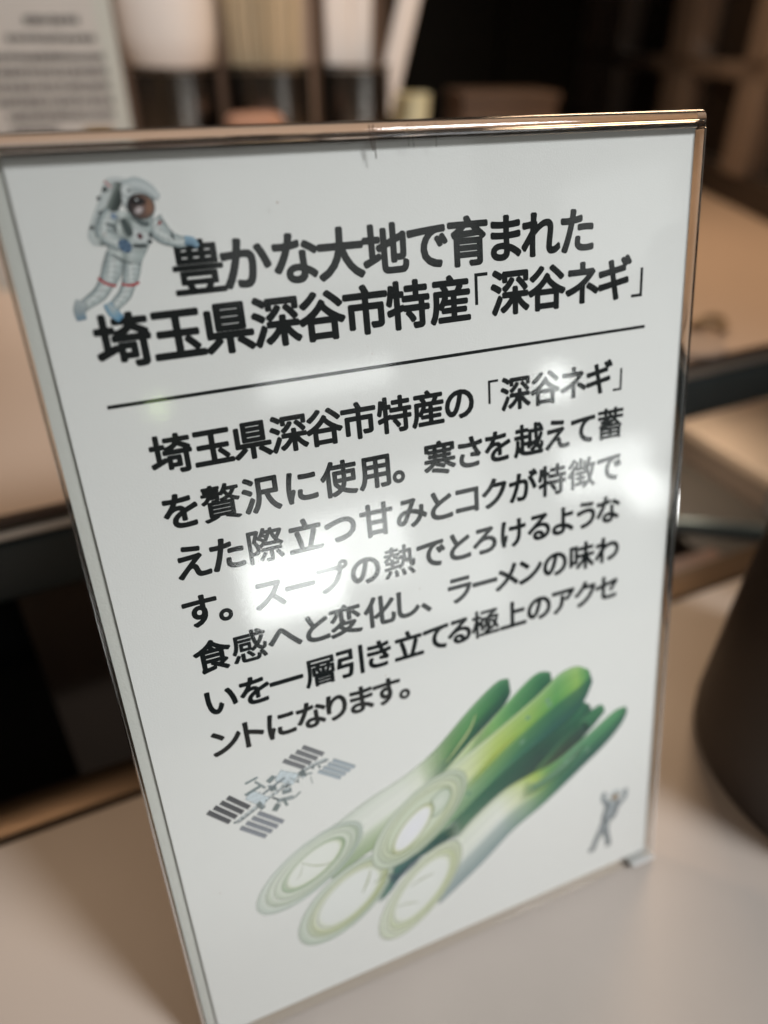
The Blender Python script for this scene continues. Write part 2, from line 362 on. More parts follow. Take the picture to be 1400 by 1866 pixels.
# ---- printed pictures: layered flat shapes with printed colours
def lerp(a, b, t): return tuple(x + (y - x) * t for x, y in zip(a, b))
def ramp(stops, t):
    if t <= stops[0][0]: return stops[0][1]
    for (a, ca), (b, cb_) in zip(stops, stops[1:]):
        if t <= b: return lerp(ca, cb_, (t - a) / (b - a) if b > a else 0)
    return stops[-1][1]
def spline(pts, n):
    P = [pts[0]] + list(pts) + [pts[-1]]; out = []
    seg = len(pts) - 1
    for i in range(n + 1):
        t = i / n * seg; k = min(int(t), seg - 1); f = t - k
        p0, p1, p2, p3 = P[k], P[k + 1], P[k + 2], P[k + 3]
        out.append(tuple(0.5 * ((2 * b) + (-a + c) * f + (2 * a - 5 * b + 4 * c - d) * f * f + (-a + 3 * b - 3 * c + d) * f ** 3) for a, b, c, d in zip(p0, p1, p2, p3)))
    return out
class Art:
    def __init__(s): s.V = []; s.F = []; s.C = []; s.z = 0.01; s.rnd = random.Random(3)
    def _grid(s, rows, cols):
        s.z += 0.0022; n0 = len(s.V); m = len(rows[0])
        for r, c in zip(rows, cols):
            for p, q in zip(r, c):
                s.V.append((p[0], p[1], s.z)); a = q[3] if len(q) > 3 else 1.0
                s.C.append(srgb(max(0, q[0]), max(0, q[1]), max(0, q[2])) + (a,))
        for i in range(len(rows) - 1):
            for j in range(m - 1):
                a = n0 + i * m + j; s.F.append((a, a + 1, a + m + 1, a + m))
    def band(s, up, lo, col, nt=48, ns=22, soft=0.06, tips=(0, 0), a=1.0):
        """strip between curve up and curve lo; col(t, s) -> rgb; soft = faded border share; tips fade at the ends"""
        U = spline(up, nt); L = spline(lo, nt); ss_ = [0, soft] + [soft + (1 - 2 * soft) * k / (ns - 3) for k in range(1, ns - 3)] + [1 - soft, 1]
        rows = []; cols = []
        for i in range(nt + 1):
            t = i / nt; rows.append([lerp(U[i], L[i], q) for q in ss_])
            ta = 1.0
            if tips[0]: ta = min(ta, t / tips[0])
            if tips[1]: ta = min(ta, (1 - t) / tips[1])
            cols.append([tuple(col(t, q)) + (a * (0.0 if q in (0, 1) else 1.0) * max(0, min(1, ta)),) for q in ss_])
        s._grid(rows, cols)
    def disc(s, c, ra, rb, ang, col, n=56, nr=14, soft=0.10, a=1.0, pw=2.0, shift=0.0):
        """superellipse; col(r, theta) -> rgb"""
        ca, sa = math.cos(ang), math.sin(ang); rr = [k / (nr - 1) * (1 - soft) for k in range(nr)] + [1.0]
        rows = []; cols = []
        for r in rr:
            row = []; cl = []
            for k in range(n + 1):
                th = 2 * math.pi * k / n; x, y = math.cos(th), math.sin(th)
                x = math.copysign(abs(x) ** (2 / pw), x); y = math.copysign(abs(y) ** (2 / pw), y)
                x *= ra * r; y *= rb * r * (1 + shift * x / ra)
                row.append((c[0] + x * ca - y * sa, c[1] + x * sa + y * ca)); cl.append(tuple(col(r, th)) + (a * (0.0 if r == 1.0 else 1.0),))
            rows.append(row); cols.append(cl)
        s._grid(rows, cols)
    def limb(s, pts, ws, col, nt=24, ns=12, soft=0.12, a=1.0, tips=(0.06, 0.06)):
        c = spline(pts, nt); up = []; lo = []
        for i in range(nt + 1):
            t = i / nt * (len(ws) - 1); k = min(int(t), len(ws) - 2); w_ = (ws[k] + (ws[k + 1] - ws[k]) * (t - k)) / 2
            p, q = c[max(i - 1, 0)], c[min(i + 1, nt)]; dx, dy = q[0] - p[0], q[1] - p[1]; l = math.hypot(dx, dy) or 1
            up.append((c[i][0] - dy / l * w_, c[i][1] + dx / l * w_)); lo.append((c[i][0] + dy / l * w_, c[i][1] - dx / l * w_))
        s.band(up, lo, col, nt=nt, ns=ns, soft=soft, a=a, tips=tips)
    def build(s, name, parent, yoff=0.0): return smesh(name, s.V, s.F, 'print', parent, s.C, yoff)
# -- leeks
leek = Art(); R_ = random.Random(5)
WHT = (226, 228, 222); PAL = (205, 214, 200); YG = (168, 190, 96); GRN = (74, 134, 84); MID = (48, 104, 76); DRK = (30, 70, 64); TEAL = (92, 122, 120)
def shaft_col(along, hi=0.22, lo=0.30, edge_lo=TEAL, edge_hi=(176, 190, 180), streak=0.05, seed=1):
    rr = random.Random(seed); ph = [rr.uniform(0, 6) for _ in range(6)]
    def f(t, s):
        # (along: stops over t of (upper colour, body colour, lower colour))
        st = [(a[0], a[1]) for a in along]; sb_ = [(a[0], a[2]) for a in along]; sl_ = [(a[0], a[3]) for a in along]
        u, b, l = ramp(st, t), ramp(sb_, t), ramp(sl_, t)
        c = ramp([(0.0, u), (hi, lerp(u, b, .7)), (0.5, b), (1 - lo, lerp(b, l, .55)), (1.0, l)], s)
        k = 1 + streak * (math.sin(s * 34 + ph[0] + 2 * math.sin(t * 3 + ph[1])) * .6 + math.sin(s * 71 + ph[2]) * .4)
        return tuple(min(250, x * k) for x in c)
    return f
def fibre(t, s): pass
def cut(p1, p2, q1, q2, rings, pw=2.0, shift=0.0):
    """oval cut face from its two tips and two sides, drawn as nested rings: (scale, (du, dv), colour of rim, colour of fill)"""
    c = ((p1[0] + p2[0]) / 2, (p1[1] + p2[1]) / 2); dx, dy = p2[0] - p1[0], p2[1] - p1[1]; ra = math.hypot(dx, dy) / 2; ang = math.atan2(dy, dx)
    rb = abs((q2[0] - q1[0]) * -dy + (q2[1] - q1[1]) * dx) / (2 * ra) / 2 * 0.92
    for sc, off, rim_c, fill in rings:
        def col(r, th, rim_c=rim_c, fill=fill):
            w_ = 0.5 + 0.5 * math.cos(th + 1.2)
            rc = lerp(lerp(rim_c, fill, .22), fill, 0.7 * (1 - w_)); fl = lerp(fill, rc, .10 * r * r)
            return ramp([(0, fl), (0.84, fl), (0.91, rc), (0.95, rc), (1.0, lerp(rc, fill, .5))], r)
        leek.disc((c[0] + off[0], c[1] + off[1]), ra * sc, rb * sc, ang, col, pw=pw, shift=shift, soft=0.07, nr=20)
def seam(pts, w_, col, a=0.8): leek.limb(pts, [w_ * .4, w_, w_ * .4], lambda t, s: lerp(col, (222, 226, 216), .25), nt=20, ns=10, soft=0.45, a=a * .85)

# left leek: shaft, then its leaves fading in over it
leek.band([(29.98, 53.12), (38.43, 56.44), (47.84, 60.53), (59.05, 64.20), (69.07, 69.93), (76.35, 76.24), (81.30, 80.30)], [(35.62, 38.03), (43.41, 41.49), (50.94, 44.40), (63.77, 50.71), (74.84, 56.84), (80.67, 61.87), (85.80, 65.71)],
          shaft_col([(0, (200, 208, 200), WHT, (150, 168, 140)), (.45, (212, 218, 206), (230, 232, 226), (150, 172, 124)), (.7, (196, 208, 180), (214, 221, 190), (140, 170, 104)), (.9, (160, 186, 130), (178, 196, 140), (120, 160, 96)), (1, (130, 170, 112), (130, 170, 100), (104, 150, 88))], streak=.02, seed=5), tips=(.02, .2))
leek.band([(61.06, 64.27), (68.11, 69.60), (78.02, 78.05), (85.42, 82.97), (89.16, 82.73)], [(63.35, 56.46), (68.47, 59.45), (77.57, 67.04), (86.83, 73.87), (89.74, 78.08)],
          shaft_col([(0, PAL, (180, 196, 150), (110, 150, 110)), (.3, (150, 180, 140), (110, 160, 100), MID), (.55, (130, 170, 128), GRN, DRK), (.8, (110, 160, 118), MID, DRK), (1, (90, 140, 100), MID, (46, 96, 76))], seed=2), tips=(.45, .05))
leek.band([(73.34, 59.67), (80.24, 68.52), (88.53, 75.72), (96.98, 81.49), (101.92, 80.55)], [(75.46, 55.85), (83.96, 59.84), (92.60, 66.43), (99.53, 72.21), (102.64, 76.82)],
          shaft_col([(0, PAL, (190, 200, 150), (140, 170, 120)), (.3, (150, 190, 120), (120, 170, 100), MID), (.5, (130, 180, 120), GRN, MID), (.8, (100, 156, 110), MID, DRK), (1, (70, 126, 92), MID, DRK)], seed=3), tips=(.35, .05))
leek.limb([(69.61, 62.62), (73.34, 66.52), (77.08, 70.76), (79.19, 75.22)], [.4, 1.3, .4], lambda t, s: (196, 210, 150), soft=.4, a=.8)
# lower middle leek: dark shaft seen between the others
leek.band([(45.97, 34.40), (52.55, 37.45), (61.38, 39.13), (71.46, 41.55)], [(47.16, 23.29), (50.97, 26.23), (58.03, 33.21), (72.26, 37.23)],
          shaft_col([(0, (110, 146, 130), (96, 136, 118), (130, 160, 140)), (.5, (80, 120, 108), (62, 104, 100), (70, 104, 106)), (1, MID, DRK, DRK)], seed=6), tips=(.25, .1))
# dark middle leaves
leek.band([(65.95, 44.03), (77.93, 51.06), (90.75, 57.17), (103.08, 64.03), (111.13, 67.41), (115.04, 65.29)], [(69.44, 34.95), (79.94, 40.51), (92.33, 44.22), (105.03, 49.61), (112.30, 56.85), (116.27, 61.48)],
          shaft_col([(0, (110, 146, 116), (92, 132, 104), (120, 150, 120)), (.25, MID, (48, 96, 78), (60, 100, 84)), (.5, MID, (34, 70, 62), (40, 60, 56)), (.8, (60, 128, 92), (44, 100, 76), (34, 66, 60)), (1, (50, 104, 80), DRK, DRK)], seed=7), tips=(.12, .05))
leek.band([(104.97, 55.43), (112.92, 61.94), (118.05, 64.23), (119.79, 62.86)], [(107.22, 51.47), (114.94, 56.25), (118.59, 59.50), (120.23, 61.19)],
          shaft_col([(0, MID, MID, DRK), (1, (90, 146, 104), (66, 126, 88), MID)], seed=8), tips=(.3, .05))
leek.band([(92.34, 45.40), (98.65, 51.38), (106.76, 57.80), (113.70, 60.52)], [(96.82, 42.33), (103.21, 47.20), (109.81, 51.63), (115.66, 57.13)],
          shaft_col([(0, (120, 150, 84), (70, 90, 60), (52, 60, 50)), (.5, (64, 128, 92), (48, 66, 54), (50, 56, 48)), (1, MID, DRK, DRK)], seed=9), tips=(.3, .1))
# right leek, white foot to green tip
leek.band([(67.97, 32.83), (76.16, 40.61), (86.37, 46.74), (95.23, 48.89), (103.55, 50.20), (114.58, 55.62), (123.13, 60.15), (127.54, 60.49)], [(64.12, 13.48), (78.60, 22.33), (89.61, 30.49), (100.31, 35.99), (111.87, 43.29), (121.27, 49.56), (126.48, 54.68), (128.22, 58.71)],
          shaft_col([(0, (214, 220, 206), (224, 228, 220), (140, 156, 160)), (.25, (206, 214, 190), (230, 232, 226), (130, 150, 150)), (.36, (180, 196, 130), (212, 218, 180), (112, 144, 128)), (.44, (160, 184, 90), (170, 192, 104), (70, 118, 98)),
                     (.52, (128, 168, 100), (84, 138, 86), (44, 94, 84)), (.62, (130, 172, 134), (66, 122, 90), (38, 82, 76)), (.85, (126, 174, 128), (76, 140, 96), (38, 84, 74)), (1, (96, 146, 104), (60, 118, 84), DRK)], hi=.2, lo=.36, streak=.035, seed=11), nt=70, ns=30, tips=(.02, .03))
leek.band([(93.79, 47.53), (96.83, 45.49), (105.04, 48.43), (113.52, 53.31)], [(90.47, 39.06), (98.64, 41.56), (106.94, 44.90), (114.33, 51.05)], lambda t, s: ramp([(0, (150, 184, 150)), (1, (60, 112, 90))], s), soft=.3, a=.7, tips=(.3, .2))
# centre leek, the largest
cl = [(0, (206, 214, 198), (222, 226, 212), (140, 164, 134)), (.22, (200, 212, 186), (206, 214, 168), (112, 150, 116)), (.36, (190, 206, 166), (172, 194, 96), (78, 130, 96)),
      (.50, (170, 198, 150), (132, 172, 82), (48, 104, 88)), (.66, (160, 194, 146), (88, 152, 84), (36, 86, 82)), (.82, (166, 196, 140), (140, 182, 92), (34, 82, 78)), (.93, (140, 176, 120), (86, 148, 90), (36, 84, 76)), (1, (96, 146, 104), (60, 118, 84), (34, 80, 70))]
leek.band([(62.58, 56.79), (74.13, 62.63), (84.17, 67.40), (96.95, 74.18), (104.36, 79.05), (109.96, 79.84), (114.32, 77.18)], [(58.83, 35.21), (71.52, 42.69), (81.96, 49.75), (92.47, 55.74), (103.11, 60.30), (112.08, 65.97), (115.72, 73.13)],
          shaft_col(cl, hi=.14, lo=.46, streak=.035, seed=12), nt=70, ns=34, tips=(.02, .03), soft=.035)
leek.limb([(74.94, 51.57), (83.94, 59.11), (92.58, 64.98)], [1.0, 3.4, 1.0], lambda t, s: (186, 204, 104), soft=.48, a=.55, tips=(.3, .3))
for p in ((92.88, 60.82), (94.68, 68.20), (101.63, 70.04), (100.92, 71.72), (75.88, 50.03), (107.27, 48.33), (114.37, 49.86)):
    leek.disc(p, .85, .7, .5, lambda r, th: ramp([(0, (104, 160, 120)), (.5, (96, 150, 114)), (.8, (176, 212, 190)), (1, (150, 190, 170))], r), n=16, nr=6, a=.7, soft=.2)
# cut faces
IV = (226, 229, 222); GR1 = (138, 160, 128); GR2 = (112, 146, 100); OL = (176, 184, 136)
cut((15.86, 36.77), (45.23, 53.74), (23.30, 49.60), (34.88, 36.86), [(1.0, (0, 0), (170, 184, 176), (219, 224, 216)), (.88, (.7, .4), (150, 166, 142), (222, 226, 217)), (.74, (.9, .5), (176, 188, 168), (218, 223, 212)), (.60, (1.0, .6), GR2, (212, 219, 205)), (.54, (1.2, .7), (178, 190, 150), (232, 234, 229))])
seam([(28.33, 48.06), (31.21, 45.73), (33.99, 44.55), (36.35, 44.53)], .7, OL); seam([(28.83, 47.45), (27.88, 44.56), (26.53, 42.99)], .5, OL, .5)
cut((25.37, 20.41), (52.10, 39.62), (32.65, 35.67), (45.61, 20.39), [(1.0, (0, 0), (158, 176, 158), (214, 220, 210)), (.86, (.5, .3), (176, 186, 140), (210, 217, 204)), (.79, (.7, .4), (166, 174, 112), (222, 226, 214)), (.68, (.9, .5), (196, 204, 170), (231, 233, 231))])
seam([(46.22, 37.02), (44.93, 33.34), (43.03, 29.92)], 1.0, OL); seam([(46.36, 31.82), (48.65, 32.66), (50.37, 34.18)], .8, (170, 180, 140))
cut((47.57, 9.54), (71.84, 35.43), (53.91, 30.42), (67.13, 17.49), [(1.0, (0, 0), (184, 192, 160), (218, 223, 210)), (.88, (.4, .2), (196, 202, 166), (222, 226, 214)), (.80, (.5, .3), (186, 194, 140), (214, 220, 204)), (.70, (.6, .3), (200, 206, 172), (231, 233, 230))])
seam([(56.79, 25.30), (60.19, 26.46), (64.25, 26.90)], .8, OL); seam([(52.43, 20.10), (55.70, 19.63), (58.96, 18.34)], .8, OL); 
leek.band([(49.76, 34.49), (53.10, 32.43), (56.95, 34.13), (60.33, 35.68)], [(51.72, 27.48), (54.16, 29.49), (57.23, 31.19), (61.37, 33.99)], lambda t, s: (72, 100, 112), soft=.35, a=.6, tips=(.2, .2))
cut((47.41, 36.43), (74.92, 58.48), (55.16, 53.92), (68.02, 39.78), [(1.0, (0, 0), (170, 184, 160), (216, 222, 210)), (.90, (.3, .2), (148, 164, 132), (218, 223, 208)), (.80, (.1, .1), (176, 186, 150), (214, 220, 202)), (.70, (-.1, 0), (168, 178, 134), (206, 214, 196))])
leek.disc((67.01, 50.81), 5.0, 3.0, .9, lambda r, th: ramp([(0, (214, 220, 210)), (.8, (196, 206, 190)), (1, (130, 156, 132))], r), soft=.15)
leek.disc((58.91, 45.30), 8.8, 3.7, .82, lambda r, th: ramp([(0, (232, 232, 240)), (.78, (232, 233, 234)), (.93, (184, 190, 140)), (1, (170, 178, 128))], r), soft=.1)
seam([(64.50, 46.98), (65.31, 49.66), (64.56, 52.99)], .8, (166, 178, 132))
leek.build('leek_picture', paper)

# -- astronaut top left
ast = Art(); SU = (184, 192, 192); SH = (128, 138, 138); DK = (52, 60, 62)
def suit(t, s):
    k = 1 + .07 * math.sin(t * 37 + 3 * math.sin(s * 5)) * math.sin(s * 3.1) + .05 * math.sin(s * 17 + t * 9)
    return tuple(min(235, x * k) for x in ramp([(0, (138, 148, 149)), (.3, SU), (.55, (206, 210, 209)), (.8, (160, 170, 171)), (1, (104, 114, 117))], s))
def ball(c0, c1): return lambda r, th: lerp(c0, c1, r * r * (0.55 + .45 * math.cos(th + 1.0)))
A_ = lambda *p: list(p)
# backpack
ast.band(A_((15.02, 204.89), (13.68, 202.24), (11.92, 199.34), (10.62, 196.55), (11.22, 194.96)), A_((17.14, 205.11), (17.19, 202.03), (15.63, 198.74), (14.05, 196.28), (12.84, 194.73)), lambda t, s: ramp([(0, (190, 197, 197)), (.4, (196, 201, 200)), (.6, (166, 173, 172)), (1, (84, 92, 92))], s), soft=.05, tips=(.03, .03))
ast.band(A_((17.05, 204.70), (15.81, 202.95), (14.29, 200.70), (13.67, 199.39)), A_((19.55, 204.07), (17.88, 202.82), (16.95, 200.86), (15.91, 200.08)), lambda t, s: ramp([(0, (136, 144, 140)), (.5, (70, 78, 76)), (1, (44, 52, 52))], s), soft=.12, tips=(.08, .08))
ast.band(A_((15.58, 205.11), (17.32, 205.18), (19.61, 204.40)), A_((15.58, 204.29), (17.15, 204.37), (19.13, 203.76)), lambda t, s: (202, 206, 206), soft=.2)
for p, r in (((14.79, 203.42), 1.05), ((13.57, 202.17), .8), ((13.35, 199.92), .9), ((11.49, 197.76), .85), ((15.54, 203.30), .3)): ast.disc(p, r * .5, r * .42, .6, lambda r_, t: (40, 46, 48), n=16, nr=4, soft=.3)
ast.limb(A_((14.90, 204.74), (15.87, 203.61)), [0.25, 0.25], lambda t, s: (190, 70, 66), nt=6, ns=6)
# legs
ast.limb(A_((14.52, 193.45), (13.40, 191.08), (12.14, 188.96)), [3.50, 3.70, 2.90], suit)
ast.limb(A_((12.20, 189.23), (10.54, 187.32), (8.29, 186.03), (6.97, 185.26)), [2.80, 2.60, 2.10, 1.90], suit)
ast.limb(A_((7.42, 186.48), (6.72, 184.93), (6.80, 183.28)), [2.00, 2.10, 1.70], lambda t, s: ramp([(0, (180, 186, 188)), (.55, (150, 160, 164)), (.85, (124, 146, 162)), (1, (84, 112, 134))], t))
ast.limb(A_((17.15, 192.69), (16.40, 190.35), (15.63, 188.34)), [3.30, 3.10, 2.60], suit)
ast.limb(A_((15.70, 188.70), (14.58, 186.81), (13.04, 185.50), (12.14, 184.68)), [2.50, 2.40, 2.10, 1.80], suit)
ast.limb(A_((11.35, 185.69), (12.02, 184.14), (13.19, 182.70)), [1.50, 2.10, 1.50], lambda t, s: ramp([(0, (120, 160, 186)), (.4, (176, 184, 186)), (.8, (116, 156, 182)), (1, (70, 120, 154))], max(t, s * .9)))
ast.limb(A_((10.74, 189.91), (11.93, 188.80), (13.53, 188.28)), [0.40, 0.47, 0.40], lambda t, s: (176, 54, 60), ns=6)
ast.limb(A_((14.31, 188.56), (15.77, 188.14), (17.41, 188.53)), [0.40, 0.47, 0.40], lambda t, s: (176, 54, 60), ns=6)
# far arm
ast.limb(A_((21.24, 198.17), (22.50, 196.15), (23.94, 194.97)), [4.20, 3.60, 2.60], suit)
ast.limb(A_((23.61, 195.18), (25.17, 194.52), (26.47, 194.41)), [2.70, 2.30, 1.90], suit)
ast.limb(A_((24.02, 195.86), (24.50, 194.93)), [0.45, 0.45], lambda t, s: (60, 72, 76), nt=6, ns=6)
ast.limb(A_((26.13, 194.62), (27.41, 194.34), (28.28, 193.36)), [1.80, 1.70, 0.80], lambda t, s: ramp([(0, (150, 180, 200)), (.6, (120, 148, 168)), (1, (84, 110, 130))], s))
ast.disc((22.52, 197.73), 0.45, 0.30, .9, lambda r, t: (150, 80, 80), n=14, nr=4)
# torso
ast.band(A_((15.22, 200.13), (13.76, 198.19), (13.08, 195.84), (13.20, 193.92), (13.67, 192.82)), A_((22.04, 199.50), (21.47, 197.46), (20.60, 194.89), (19.29, 192.86), (18.04, 191.18)), lambda t, s: tuple(x * (1 + .04 * math.sin(t * 26)) for x in ramp([(0, (176, 184, 184)), (.3, (196, 202, 200)), (.45, (140, 150, 148)), (.6, (188, 195, 194)), (1, (158, 168, 168))], s)), tips=(.04, .05))
ast.limb(A_((16.53, 198.85), (17.09, 197.26), (17.56, 196.01)), [1.20, 2.00, 1.50], lambda t, s: (74, 84, 84), soft=.4)
ast.limb(A_((18.21, 199.25), (19.57, 197.94), (20.78, 197.68)), [0.90, 1.30, 0.90], lambda t, s: (92, 102, 104), soft=.4)
ast.band(A_((18.13, 197.53), (19.68, 196.72), (20.96, 196.27)), A_((17.47, 195.14), (18.93, 194.76), (20.37, 194.64)), lambda t, s: (198, 203, 203), soft=.08)
ast.disc((18.89, 195.90), 0.45, 0.55, .2, lambda r, t: (96, 60, 66), n=12, nr=4); ast.disc((20.62, 195.94), 0.35, 0.45, 0, lambda r, t: (70, 76, 78), n=12, nr=4); ast.disc((20.33, 194.91), 0.45, 0.40, 0, lambda r, t: (66, 72, 74), n=12, nr=4)
ast.limb(A_((17.43, 194.53), (18.66, 194.34), (19.76, 194.34)), [0.60, 0.65, 0.60], lambda t, s: (56, 64, 66), ns=8)
ast.limb(A_((13.82, 193.51), (15.18, 192.34), (16.67, 191.67)), [0.30, 0.50, 0.30], lambda t, s: (112, 122, 122), soft=.3, a=.8)
# near arm
ast.limb(A_((15.36, 199.95), (14.21, 198.67), (13.37, 197.20), (13.32, 196.17)), [2.70, 3.40, 3.30, 2.80], suit)
ast.limb(A_((13.22, 196.52), (14.43, 195.56), (15.67, 194.67)), [2.90, 2.70, 2.40], suit)
ast.limb(A_((13.76, 198.19), (14.90, 197.77), (15.38, 196.70)), [0.40, 0.70, 0.40], lambda t, s: (86, 96, 98), soft=.3, a=.85)
ast.disc((16.18, 194.54), 1.25, 1.05, 2.2, lambda r, t: lerp((112, 136, 156), (52, 74, 106), .5 + .5 * math.sin(t * 5)), n=30)
ast.disc((15.30, 199.28), 0.50, 0.50, 0, lambda r, t: ramp([(0, (190, 200, 210)), (.6, (92, 116, 150)), (1, (130, 140, 150))], r), n=18)
# helmet and visor
ast.disc((19.69, 201.70), 2.70, 2.60, .1, ball((214, 218, 218), (120, 130, 132)), n=48)
ast.limb(A_((17.50, 203.52), (19.69, 203.89), (21.67, 203.11), (23.15, 201.49)), [1.70, 2.50, 2.00, 1.00], lambda t, s: ramp([(0, (168, 178, 180)), (.5, (206, 211, 212)), (1, (150, 160, 162))], s))
ast.disc((18.27, 202.97), 1.10, 1.15, 0, ball((212, 216, 216), (150, 158, 160)), n=24); ast.disc((18.54, 203.04), 0.30, 0.30, 0, lambda r, t: (88, 96, 98), n=12, nr=4)
ast.disc((19.98, 200.50), 2.35, 2.10, -.1, lambda r, th: ramp([(0, (112, 90, 84)), (.8, lerp((44, 40, 42), (136, 104, 90), .5 + .5 * math.cos(th))), (1, (70, 76, 78))], r), n=48, soft=.06)
ast.disc((19.69, 201.28), 1.50, 0.75, -.1, lambda r, t: (44, 42, 44), soft=.5, n=30, a=.9)
ast.disc((19.51, 199.93), 1.05, 0.75, .5, lambda r, t: (206, 194, 194), soft=.7, n=24, a=.85)
ast.limb(A_((21.16, 201.44), (21.32, 200.41), (20.76, 199.41)), [0.70, 1.10, 0.70], lambda t, s: (168, 128, 106), soft=.4, a=.6)
ast.disc((19.48, 201.55), 0.23, 0.15, 0, lambda r, t: (210, 214, 214), n=10, nr=4)
ast.build('astronaut_picture', paper, yoff=0.075)

# -- space station
sta = Art()
def pan(p, q, st, n, wd, c):
    for k in range(n):
        a = (p[0] + st[0] * k, p[1] + st[1] * k); b = (q[0] + st[0] * k, q[1] + st[1] * k)
        sta.limb([a, b], [wd, wd], lambda t, s, c=c: tuple(x * (1 + .12 * math.sin(t * 60)) * (.9 + .2 * s) for x in c), nt=20, ns=8, soft=.12, tips=(.02, .02))
def vec(a, b, k): return ((b[0] - a[0]) / k, (b[1] - a[1]) / k)
pan((33.14, 82.24), (37.95, 78.10), vec((33.14, 82.24), (28.20, 80.17), 3), 4, 1.35, (120, 122, 126))
pan((39.89, 75.68), (45.25, 71.36), vec((39.89, 75.68), (36.06, 73.89), 3), 4, 1.2, (160, 170, 178))
pan((14.20, 75.12), (18.69, 70.05), vec((14.20, 75.12), (9.28, 72.87), 3), 4, 1.42, (88, 90, 94))
pan((20.33, 67.82), (25.90, 62.43), vec((20.33, 67.82), (15.73, 65.31), 3), 4, 1.35, (136, 140, 148))
sta.limb([(14.96, 67.02), (24.89, 71.71), (33.54, 75.75), (38.57, 76.37)], [1.3, .9, 1.0, 1.3], lambda t, s: tuple(x * (1 + .14 * math.sin(t * 150)) for x in ((186, 192, 194) if s < .6 else (96, 106, 108))), nt=90, ns=8)
for a, b, w_, c in [((26.24, 76.58), (30.54, 73.66), 3.6, (204, 214, 220)), ((18.90, 73.93), (22.77, 69.94), 3.2, (204, 214, 220)), ((23.83, 75.45), (25.59, 76.68), 1.5, (128, 140, 142)), ((24.06, 73.38), (25.66, 73.37), 1.8, (120, 132, 134)),
                    ((18.12, 73.93), (22.09, 75.20), .9, (128, 140, 142)), ((18.61, 77.14), (21.84, 77.90), .7, (134, 146, 148)), ((20.92, 76.99), (23.11, 74.11), .7, (140, 150, 152)), ((31.90, 75.75), (32.70, 73.44), 1.6, (112, 122, 124)),
                    ((26.71, 71.27), (29.14, 71.24), 1.6, (130, 140, 142)), ((25.09, 69.28), (29.36, 68.79), 1.3, (150, 158, 160)), ((29.32, 68.47), (31.13, 69.73), .6, (150, 158, 158)), ((24.17, 66.63), (25.51, 68.42), 1.6, (120, 130, 130)),
                    ((20.78, 70.81), (21.75, 68.38), 1.3, (120, 130, 132)), ((22.09, 72.57), (28.07, 75.34), .7, (130, 140, 144)), ((34.04, 73.22), (34.29, 70.77), .3, (170, 176, 176)), ((26.74, 69.58), (27.47, 66.89), .8, (130, 140, 140))]:
    sta.limb([a, b], [w_, w_], lambda t, s, c=c: tuple(x * (1 + .06 * math.sin(t * 22 + s * 9)) for x in c), nt=10, ns=8, soft=.15)
for k in range(16):
    f = k / 15; p = lerp((15.25, 67.22), (37.72, 76.21), f); rr_ = sta.rnd
    d = (rr_.uniform(-1.6, 1.6), rr_.uniform(-1.4, 1.4)); c = rr_.choice([(92, 102, 104), (150, 158, 160), (118, 128, 130), (196, 204, 208)])
    sta.limb([p, (p[0] + d[0], p[1] + d[1])], [rr_.uniform(.3, .7)] * 2, lambda t, s, c=c: c, nt=6, ns=6, soft=.2)
for k in range(14):
    p = lerp((21.01, 72.37), (31.82, 75.12), sta.rnd.random()); p = (p[0] + sta.rnd.uniform(-2.6, 2.6), p[1] + sta.rnd.uniform(-2.6, 2.2)); c = sta.rnd.choice([(100, 112, 114), (140, 150, 152), (176, 186, 190)])
    sta.limb([p, (p[0] + sta.rnd.uniform(-1.6, 1.6), p[1] + sta.rnd.uniform(-1.2, 1.2))], [sta.rnd.uniform(.25, .6)] * 2, lambda t, s, c=c: c, nt=6, ns=6, soft=.2)
sta.build('space_station_picture', paper)

#SMALL, bottom right
sm = Art()
g1 = lambda t, s: tuple(x * (1 + .13 * math.sin(t * 23 + s * 4)) for x in ramp([(0, (96, 106, 112)), (.45, (164, 172, 176)), (1, (84, 92, 98))], s))
sm.limb([(121.42, 31.09), (120.91, 28.77), (122.67, 25.01)], [1.8, 1.9, 1.7], g1)
sm.limb([(128.98, 29.60), (128.74, 26.27), (126.40, 23.82)], [1.8, 2.0, 1.8], g1)
sm.limb([(124.63, 26.74), (123.58, 22.88), (122.06, 20.06)], [5.2, 5.8, 4.4], g1)
sm.limb([(126.33, 25.14), (125.68, 21.51), (124.15, 19.12)], [1.4, 1.8, 1.2], lambda t, s: (112, 118, 124), soft=.3)
sm.limb([(122.03, 20.95), (120.56, 16.77), (118.64, 13.20), (117.52, 10.13), (115.87, 10.46)], [2.8, 2.6, 2.2, 2.0, 1.4], lambda t, s: lerp(g1(t, s), (104, 110, 114), t))
sm.limb([(122.86, 20.58), (122.22, 16.01), (123.25, 11.05), (123.35, 8.73)], [2.6, 2.5, 2.2, 2.2], lambda t, s: lerp(g1(t, s), (96, 102, 106), t * .8))
sm.disc((125.17, 28.22), 2.6, 2.2, .2, lambda r, t: (190, 196, 198), n=24)
sm.disc((125.19, 27.79), 1.5, 1.2, .2, lambda r, t: (146, 122, 96), n=18)
sm.build('small_astronaut_picture', paper)


